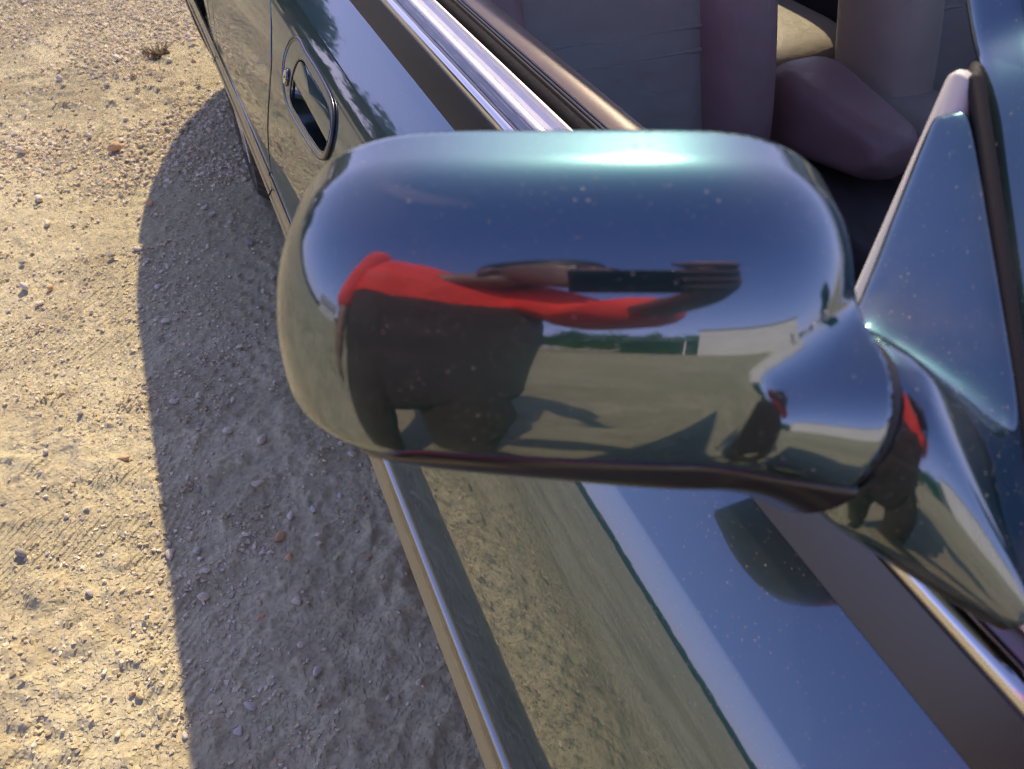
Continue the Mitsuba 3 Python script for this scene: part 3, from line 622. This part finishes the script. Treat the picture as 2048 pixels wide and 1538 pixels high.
for i in range(26):
    a, d = r.uniform(0, 6.28), .05 * r.uniform() ** .6
    parts.append(rock(900 + i, r.uniform(.008, .022), .7, '', 1.094 + d * math.cos(a), -3.60 + d * math.sin(a), a, .15, 1))
for i in range(60):
    a = r.uniform(0, 6.28); b = A([1.094 + .03 * math.cos(a), -3.60 + .03 * math.sin(a), float(Hf(A(1.094), A(-3.6)))]); e = b + A([.05 * math.cos(a) * r.uniform(.4, 1), .05 * math.sin(a) * r.uniform(.4, 1), r.uniform(.01, .045)])
    parts.append(tube([b, (b + e) / 2 + A([0, 0, .01]), e], [.0016, .0012, .0005], 4))
add('clod', cat(*parts), 'clod_earth', smooth=False, label='dark crumbled clod with dry roots, alone on the sunlit gravel', cat='clod')

# ---------------------------------------------------------------- what the paint reflects: yard, trees, buildings, cars
def leafy(seed, n, size, radii, clumps=26):
    r = np.random.default_rng(seed); cc = r.normal(size=(clumps, 3)); cc /= np.linalg.norm(cc, axis=1, keepdims=True); cc *= r.uniform(.35, .95, (clumps, 1))
    c = cc[r.integers(0, clumps, n)] + r.normal(size=(n, 3)) * .17
    c = c * A(radii); a = r.normal(size=(n, 3)); a /= np.linalg.norm(a, axis=1, keepdims=True); b = np.cross(a, r.normal(size=(n, 3))); b /= np.linalg.norm(b, axis=1, keepdims=True)
    s = size * r.uniform(.6, 1.3, (n, 1)); v = np.stack([c - a * s, c + b * s * .5, c + a * s, c - b * s * .5], 1).reshape(-1, 3)
    k = np.arange(n)[:, None] * 4; return trimesh.Trimesh(v, np.vstack([k + [0, 1, 2], k + [0, 2, 3]]), process=False)
def leaf(name, c): scene[name] = {'type': 'principledthin', 'base_color': rgb(*c), 'roughness': .5, 'diff_trans': .6}
leaf('leaf_dark', (.045, .075, .03)); leaf('leaf_hedge', (.06, .15, .04))
scene['bark'] = two({'type': 'diffuse', 'reflectance': rgb(.16, .12, .09)})
crown = mikit.ply(leafy(5, 7000, .16, (2.3, 2.3, 2.0)), 'leaf_dark', smooth=False)
trunk = mikit.ply(cat(tube([(0, 0, -3.2), (.1, 0, -1.6), (0, .1, -.2), (.15, .1, .9)], [.24, .18, .13, .05], 9), *[tube([(0, .05, -1.0), (1.2 * math.cos(a), 1.2 * math.sin(a), .3)], [.09, .03], 6) for a in (0, 1.6, 2.9, 4.4)]), 'bark', smooth=True)
TREES = [(-19.0, 15.0, .95), (-23.5, 21.0, 1.1), (43, 10, 1.0), (46, 2, .85), (6.0, -31, 1.25), (10.5, -29, 1.05), (15, -27, 1.25), (19.5, -24.5, 1.0), (9, -38, 1.5), (23, -33, 1.3)]
for i, (x, y, s) in enumerate(TREES):
    k = 'tree' if i == 0 else f'tree_{i:03d}'
    tw = T4().translate([x, y, 3.2 * s * 1.0]).rotate([0, 0, 1], 57 * i).scale([s, s, s])
    scene[k + '__crown'] = {**crown, 'to_world': tw}; scene[k + '__trunk'] = {**trunk, 'to_world': tw}
    tag(k, ['dark leafy tree nearest the parked cars ahead', 'taller dark tree farther ahead, left of the warehouse', 'dark tree beside the small pale house, nearer the hedge', 'smaller dark tree right behind the small pale house', 'dark tree behind the car, first of the row from the left end', 'lower tree second in the row behind the car', 'broad tree third in the row behind the car', 'lower tree fourth in the row, nearest the open yard', 'tallest tree, standing behind the row at the car tail', 'tall tree behind the open end of the row'][i], 'tree', 'trees round the yard')
far = cat(*[leafy(300 + i, 700, .5, (3.0, 3.0, 1.15), 16).apply_translation((70 * math.cos(a), 70 * math.sin(a), 1.1 + .3 * math.sin(i * 2.3))) for i, a in enumerate(np.radians(np.linspace(-96, 12, 46)))])
add('far_wood', far, 'leaf_dark', smooth=False, label='far dark tree line along the edge of the yard', cat='wood', kind='stuff')
hedge = cat(*[leafy(60 + i, 2600, .12, (1.5, 1.0, 1.35), 14).apply_translation((i * 2.0 - 6, .4 * math.sin(i * 2), 1.3)) for i in range(7)])
hedge.apply_scale([1.25, 1.25, 1.75]); hedge.apply_transform(trimesh.transformations.rotation_matrix(-.35, [0, 0, 1])); hedge.apply_translation((17.5, 24.5, 0))
add('hedge', hedge, 'leaf_hedge', smooth=False, label='green hedge ahead of the car, mirrored left of the white building', cat='hedge')
scene['white_wall'] = two({'type': 'diffuse', 'reflectance': P_(lambda p, n, uv: mikit.mix((.70, .68, .62), (.80, .78, .73), mikit.fbm(p.x * .8, p.y * .8, p.z * .8)))})
scene['grey_roof'] = two({'type': 'diffuse', 'reflectance': rgb(.30, .31, .32)}); scene['shed_dark'] = two({'type': 'diffuse', 'reflectance': rgb(.07, .08, .09)})
B = 'warehouse'
tag(B, 'long white flat-roofed warehouse ahead of the car', 'building')
add(B + '__wall', box((-1.0, 31, 2.6), (19, 9, 5.2)), 'white_wall', smooth=False)
add(B + '__roof', box((-1.0, 31, 5.3), (19.4, 9.4, .25)), 'grey_roof', smooth=False)
add(B + '__door', box((-8.6, 26.46, 1.1), (1.1, .08, 2.2)), 'grey_roof', smooth=False)
B = 'shed'
tag(B, 'low dark open shed beside the white warehouse', 'building')
add(B + '__wall', box((11.6, 29, 1.5), (4.6, 4, 3.0)), 'shed_dark', smooth=False)
add(B + '__roof', box((11.6, 28.6, 3.1), (5.2, 5.4, .18)), 'grey_roof', smooth=False)
add(B + '__post', tube([(9.6, 26.2, 0), (9.6, 26.2, 3.0)], .09, 8), 'white_wall', smooth=True)
B = 'cabin_house'
tag(B, 'small pale house with a grey pitched roof across the yard', 'house')
add(B + '__wall', box((36, -1, 1.4), (6, 8, 2.8)), 'white_wall', smooth=False)
pr_ = trimesh.creation.extrude_polygon(Polygon([(-3.4, 0), (3.4, 0), (0, 1.7)]), 8.6, engine='earcut'); pr_.apply_transform(trimesh.transformations.rotation_matrix(math.pi / 2, [1, 0, 0])); pr_.apply_translation((36, 3.3, 2.8))
add(B + '__roof', pr_, 'grey_roof', smooth=False)
scene['car_white'] = two(principled((.75, .75, .74), .15, specular=.6)); scene['car_silver'] = two(principled((.42, .44, .46), .2, metallic=.5)); scene['pane_dark'] = two(principled((.02, .025, .03), .05))
prof = Polygon([(-2.2, .35), (-2.15, .78), (-1.75, .92), (-1.2, .98), (-.55, 1.42), (.75, 1.45), (1.35, 1.02), (2.05, .90), (2.2, .55), (2.15, .35)])
win = Polygon([(-1.05, 1.0), (-.5, 1.36), (.72, 1.38), (1.15, 1.02)])
def ext(pg, w): m = trimesh.creation.extrude_polygon(pg, w, engine='earcut'); m.apply_translation((0, 0, -w / 2)); m.apply_transform(trimesh.transformations.rotation_matrix(math.pi / 2, [1, 0, 0])); return m
cb = ext(prof.buffer(.06).buffer(-.02), 1.66); cw = ext(win, 1.70)
tyre = trimesh.creation.cylinder(radius=.32, height=.2, sections=20); tyre.apply_transform(trimesh.transformations.rotation_matrix(math.pi / 2, [1, 0, 0]))
for i, (x, y, a, c) in enumerate(((-12.6, 18.5, 70, 'car_white'), (-9.6, 20.0, 74, 'car_silver'), (-16.0, 15.5, 66, 'car_white'))):
    k = 'parked_car' if i == 0 else f'parked_car_{i:03d}'; tw = T4().translate([x, y, 0]).rotate([0, 0, 1], a)
    tag(k, ['white parked car between the trees and the warehouse, the middle one', 'silver parked car nearest the warehouse', 'white parked car farthest from the warehouse'][i], 'car', 'cars parked ahead')
    scene[k + '__body'] = {**mikit.ply(cb, c, smooth=30), 'to_world': tw}; scene[k + '__window'] = {**mikit.ply(cw, 'pane_dark', smooth=False), 'to_world': tw}
    for j, (wx, wy) in enumerate(((-1.35, -.78), (-1.35, .78), (1.35, -.78), (1.35, .78))):
        scene[k + '__wheel' + (f'_{j:03d}' if j else '')] = {**mikit.ply(tyre, 'tyre_rubber', smooth=40), 'to_world': tw @ T4().translate([wx, wy, .32])}

# ---------------------------------------------------------------- the photographer
fdir, rdir = unit([-.97, -.24, 0]), unit([-.24, .97, 0]); PO = A([1.50, .21, 0.0])
SC_P = 1.07
def W(r_, f_, z_): return PO + (rdir * r_ + fdir * f_ + A([0, 0, z_])) * SC_P
def chain(js, n=18): return [m3.Manifold.batch_hull([sph(W(*a[:3]), a[3], n), sph(W(*b[:3]), b[3], n)]) for a, b in zip(js[:-1], js[1:])]
def fuse(ms, edge=.018, it=8):
    m = m3.Manifold.batch_boolean(ms, m3.OpType.Add).refine_to_length(edge)
    t = man(m); t.merge_vertices(); trimesh.smoothing.filter_taubin(t, .5, -.52, it); return t
def torso(g):
    secs = [(.92, .0, .215, .130), (1.02, .0, .220, .125), (1.14, .01, .225, .13), (1.26, .01, .230, .12), (1.36, -.005, .215, .095), (1.425, -.01, .12, .06)]
    out = []
    for (z0, f0, w0, d0), (z1, f1, w1, d1) in zip(secs[:-1], secs[1:]):
        ps, rs = [], []
        for z, f, w, d in ((z0, f0, w0, d0), (z1, f1, w1, d1)):
            for s in (-1, 0, 1): ps.append(W(s * (w - d * .55), f, z)); rs.append(d + g if s == 0 else d * .8 + g)
        out.append(hull_m(ps, rs, 18))
    return out
def arms(g, frac=1.0):
    out = []
    for js in ([(.235, -.005, 1.405, .070), (.26, .22, 1.15, .042)], [(-.235, -.005, 1.405, .070), (-.30, -.03, 1.11, .052)]):
        a, b = A(js[0]), A(js[1]); b = a + (b - a) * frac; a[3] += g; b[3] += g * 1.25; out += chain([tuple(a), tuple(b)])
    return out
wr = CAM - CF * .020 + CR * .105 - CU * .055                 # right wrist, by the phone
def to_local(p): d = A(p) - PO; return (d @ rdir / SC_P, d @ fdir / SC_P, d[2] / SC_P)
wl = to_local(wr)
limbs = chain([(.26, .22, 1.15, .041), (wl[0], wl[1], wl[2], .026)]) + chain([(-.30, -.03, 1.11, .046), (-.29, .06, .87, .029)])
def finger(pts, r0=.0085, r1=.007):
    q = [A(p) for p in pts]; rs = np.linspace(r0, r1, len(q)); return [m3.Manifold.batch_hull([sph(a, x, 12), sph(b, y, 12)]) for a, b, x, y in zip(q[:-1], q[1:], rs[:-1], rs[1:])]
hand = []
pc = CAM - CF * .020                                          # a point in the phone's plane behind the lens
palm = [wr, wr + CR * .03 + CU * .03, wr + CR * .025 + CU * .075, wr - CR * .005 + CU * .070]
hand.append(hull_m(palm, [.024, .020, .014, .014], 14))
for i in range(4):                                             # four fingers round the front of the phone's end
    base = pc + CR * (.128 - .001 * i) + CU * (.030 - .020 * i) - CF * .002
    hand += finger([base, base + CR * .012 + CF * .016, base + CF * .024 - CR * .030, base + CF * .024 - CR * (.068 - .006 * abs(i - 1.2))], .0095, .0080)
hand += finger([wr + CU * .05 - CF * .012, wr + CU * .07 - CF * .022 - CR * .02, wr + CU * .085 - CF * .020 - CR * .045], .010, .008)
lh = W(-.29, .06, .87)
hand.append(hull_m([lh, lh + A([0, 0, -.05]), lh + A([0, 0, -.075]) + fdir * .025, lh + A([0, 0, -.075]) - fdir * .025], [.024, .02, .013, .013], 14))
for i in range(4):
    b = lh + A([0, 0, -.08]) + fdir * (.027 - .018 * i); L_ = (.072, .08, .075, .058)[i]
    hand += finger([b, b + A([0, 0, -L_ * .5]) + rdir * .006, b + A([0, 0, -L_ * .85]) + rdir * .020])
hand += finger([lh + A([0, 0, -.03]) + fdir * .02, lh + A([0, 0, -.065]) + fdir * .045 + rdir * .012, lh + A([0, 0, -.095]) + fdir * .05 + rdir * .018], .010, .008)
hc_ = (.15, .20, 1.405)
headm = [m3.Manifold.batch_hull([sph(W(hc_[0], hc_[1] - .02, hc_[2] + .035), .085), sph(W(hc_[0], hc_[1] + .03, hc_[2] + .01), .066), sph(W(hc_[0], hc_[1] + .045, hc_[2] - .055), .042), sph(W(hc_[0], hc_[1] + .055, hc_[2] - .09), .026)])]
headm += chain([(.02, .0, 1.37, .062), (.125, .14, 1.365, .056)])
headm.append(m3.Manifold.batch_hull([sph(W(hc_[0], hc_[1] + .092, hc_[2] + .005), .009), sph(W(hc_[0], hc_[1] + .116, hc_[2] - .028), .013)]))
for s in (-1, 1):
    headm.append(hull_m([W(hc_[0] + s * .083, hc_[1] - .02, hc_[2] + .01), W(hc_[0] + s * .086, hc_[1] - .03, hc_[2] - .025)], [.016, .010], 10))
    headm.append(hull_m([W(hc_[0] + s * .02, hc_[1] + .092, hc_[2] + .028), W(hc_[0] + s * .045, hc_[1] + .080, hc_[2] + .03)], .008, 10))
headm.append(hull_m([W(hc_[0] - .02, hc_[1] + .098, hc_[2] - .065), W(hc_[0] + .02, hc_[1] + .098, hc_[2] - .065)], .007, 10))
legs = []
for s in (-1, 1): legs += chain([(s * .10, 0, .93, .088), (s * .165 + .025, .03, .50, .056), (s * .17 + .025, -.02, .10, .040)])
scene['skin'] = two(principled((.20, .105, .075), .5)); scene['red_cloth'] = two(principled((.88, .055, .035), .8)); scene['dark_cloth'] = two(principled((.052, .038, .036), .85))
scene['hair'] = two(principled((.02, .015, .012), .5)); scene['shoe'] = two(principled((.03, .03, .03), .6))
G = 'person'
tag(G, 'person in red and dark top holding up a phone, mirrored in the door mirror', 'person')
fine = fuse(hand + headm + limbs, .010, 5); rest = fuse(torso(0) + arms(0) + legs + chain([(.0, .0, 1.36, .062), (.10, .11, 1.37, .052)]), .02, 6)
add(G + '__body', cat(fine, rest), 'skin', smooth=True)
for s in (-1, 1):
    for nm, rr, dd, b in (('eye', .011, .090, 'white_wall'), ('iris', .006, .0965, 'hair')):
        e = trimesh.creation.icosphere(2, rr); e.apply_translation(W(hc_[0] + s * .032, hc_[1] + dd - .012, hc_[2] + .006)); add(G + '__' + nm, e, b, smooth=True)
hr = fuse([m3.Manifold.batch_hull([sph(W(hc_[0], hc_[1] - .028, hc_[2] + .045), .091), sph(W(hc_[0], hc_[1] + .012, hc_[2] + .062), .072), sph(W(hc_[0], hc_[1] - .055, hc_[2] - .03), .06)])], .014, 4); add(G + '__hair', hr, 'hair', smooth=True)
hem = [m3.Manifold.batch_hull([sph(W(x, 0, .70), .135) for x in (-.02, .20)] + [sph(W(x, .01, 1.02), .14) for x in (-.13, .20)]), m3.Manifold.batch_hull([sph(W(x, .01, 1.02), .14) for x in (-.13, .20)] + [sph(W(x, .01, 1.26), .125) for x in (-.15, .20)])]
top_ = m3.Manifold.batch_boolean(torso(.014) + hem + arms(.016, .98), m3.OpType.Add).refine_to_length(.016)
cutn = unit([0, 0, 1]) + fdir * 0; low, up_ = [], []
cz = 1.262
up_m, lo_m = top_.split_by_plane((0.02, -0.08, 1.0), cz + .02 * PO[0] - .08 * PO[1])
def soft(m, it=6): t = man(m); t.merge_vertices(); q = A(t.vertices); q += A(t.vertex_normals) * (.010 * (meshkit.fbm(q * 14, 3, 4)[:, None] - .5)); t.vertices = q; return t
# sleeves stay red below the line
sl = m3.Manifold.batch_boolean(arms(.0185, 1.0) + chain([(.26, .22, 1.15, .074), (.26 + (wl[0] - .26) * .4, .22 + (wl[1] - .22) * .4, 1.15 + (wl[2] - 1.15) * .4, .070)]), m3.OpType.Add).refine_to_length(.016)
add(G + '__top', soft(up_m), 'red_cloth', smooth=True, label='red yoke of the top'); add(G + '__top__sleeves', soft(sl), 'red_cloth', smooth=True)
add(G + '__top_front', soft(lo_m), 'dark_cloth', smooth=True, label='dark lower part of the top')
tr = []
for s in (-1, 1): tr += chain([(s * .12 + .01, 0, .95, .135), (s * .165 + .025, .03, .52, .112), (s * .17 + .025, -.02, .11, .090)])
tr.append(hull_m([W(-.07, 0, .93), W(.07, 0, .93), W(0, 0, 1.0)], [.115, .115, .115], 16))
add(G + '__trousers', soft(m3.Manifold.batch_boolean(tr, m3.OpType.Add).refine_to_length(.02)), 'dark_cloth', smooth=True)
for s in (-1, 1): add(G + '__shoe', fuse([hull_m([W(s * .17 + .025, -.06, .05), W(s * .18 + .025, .12, .045), W(s * .185 + .025, .19, .04)], [.045, .045, .036], 14)], .015, 3), 'shoe', smooth=True)
# the phone, its lens is the camera
PHN = hull([pc + CR * a + CU * b - CF * d for a in (-.018, .116) for b in (-.050, .009) for d in (.0, .004)], .004, 10)
add('phone', PHN, 'black_gloss', smooth=30, label='black phone held up sideways in front of the mirror', cat='phone')
disc_on(CAM - CF * .0115, CF, .006, .008, 'phone__lens_ring', 'black_rubber')
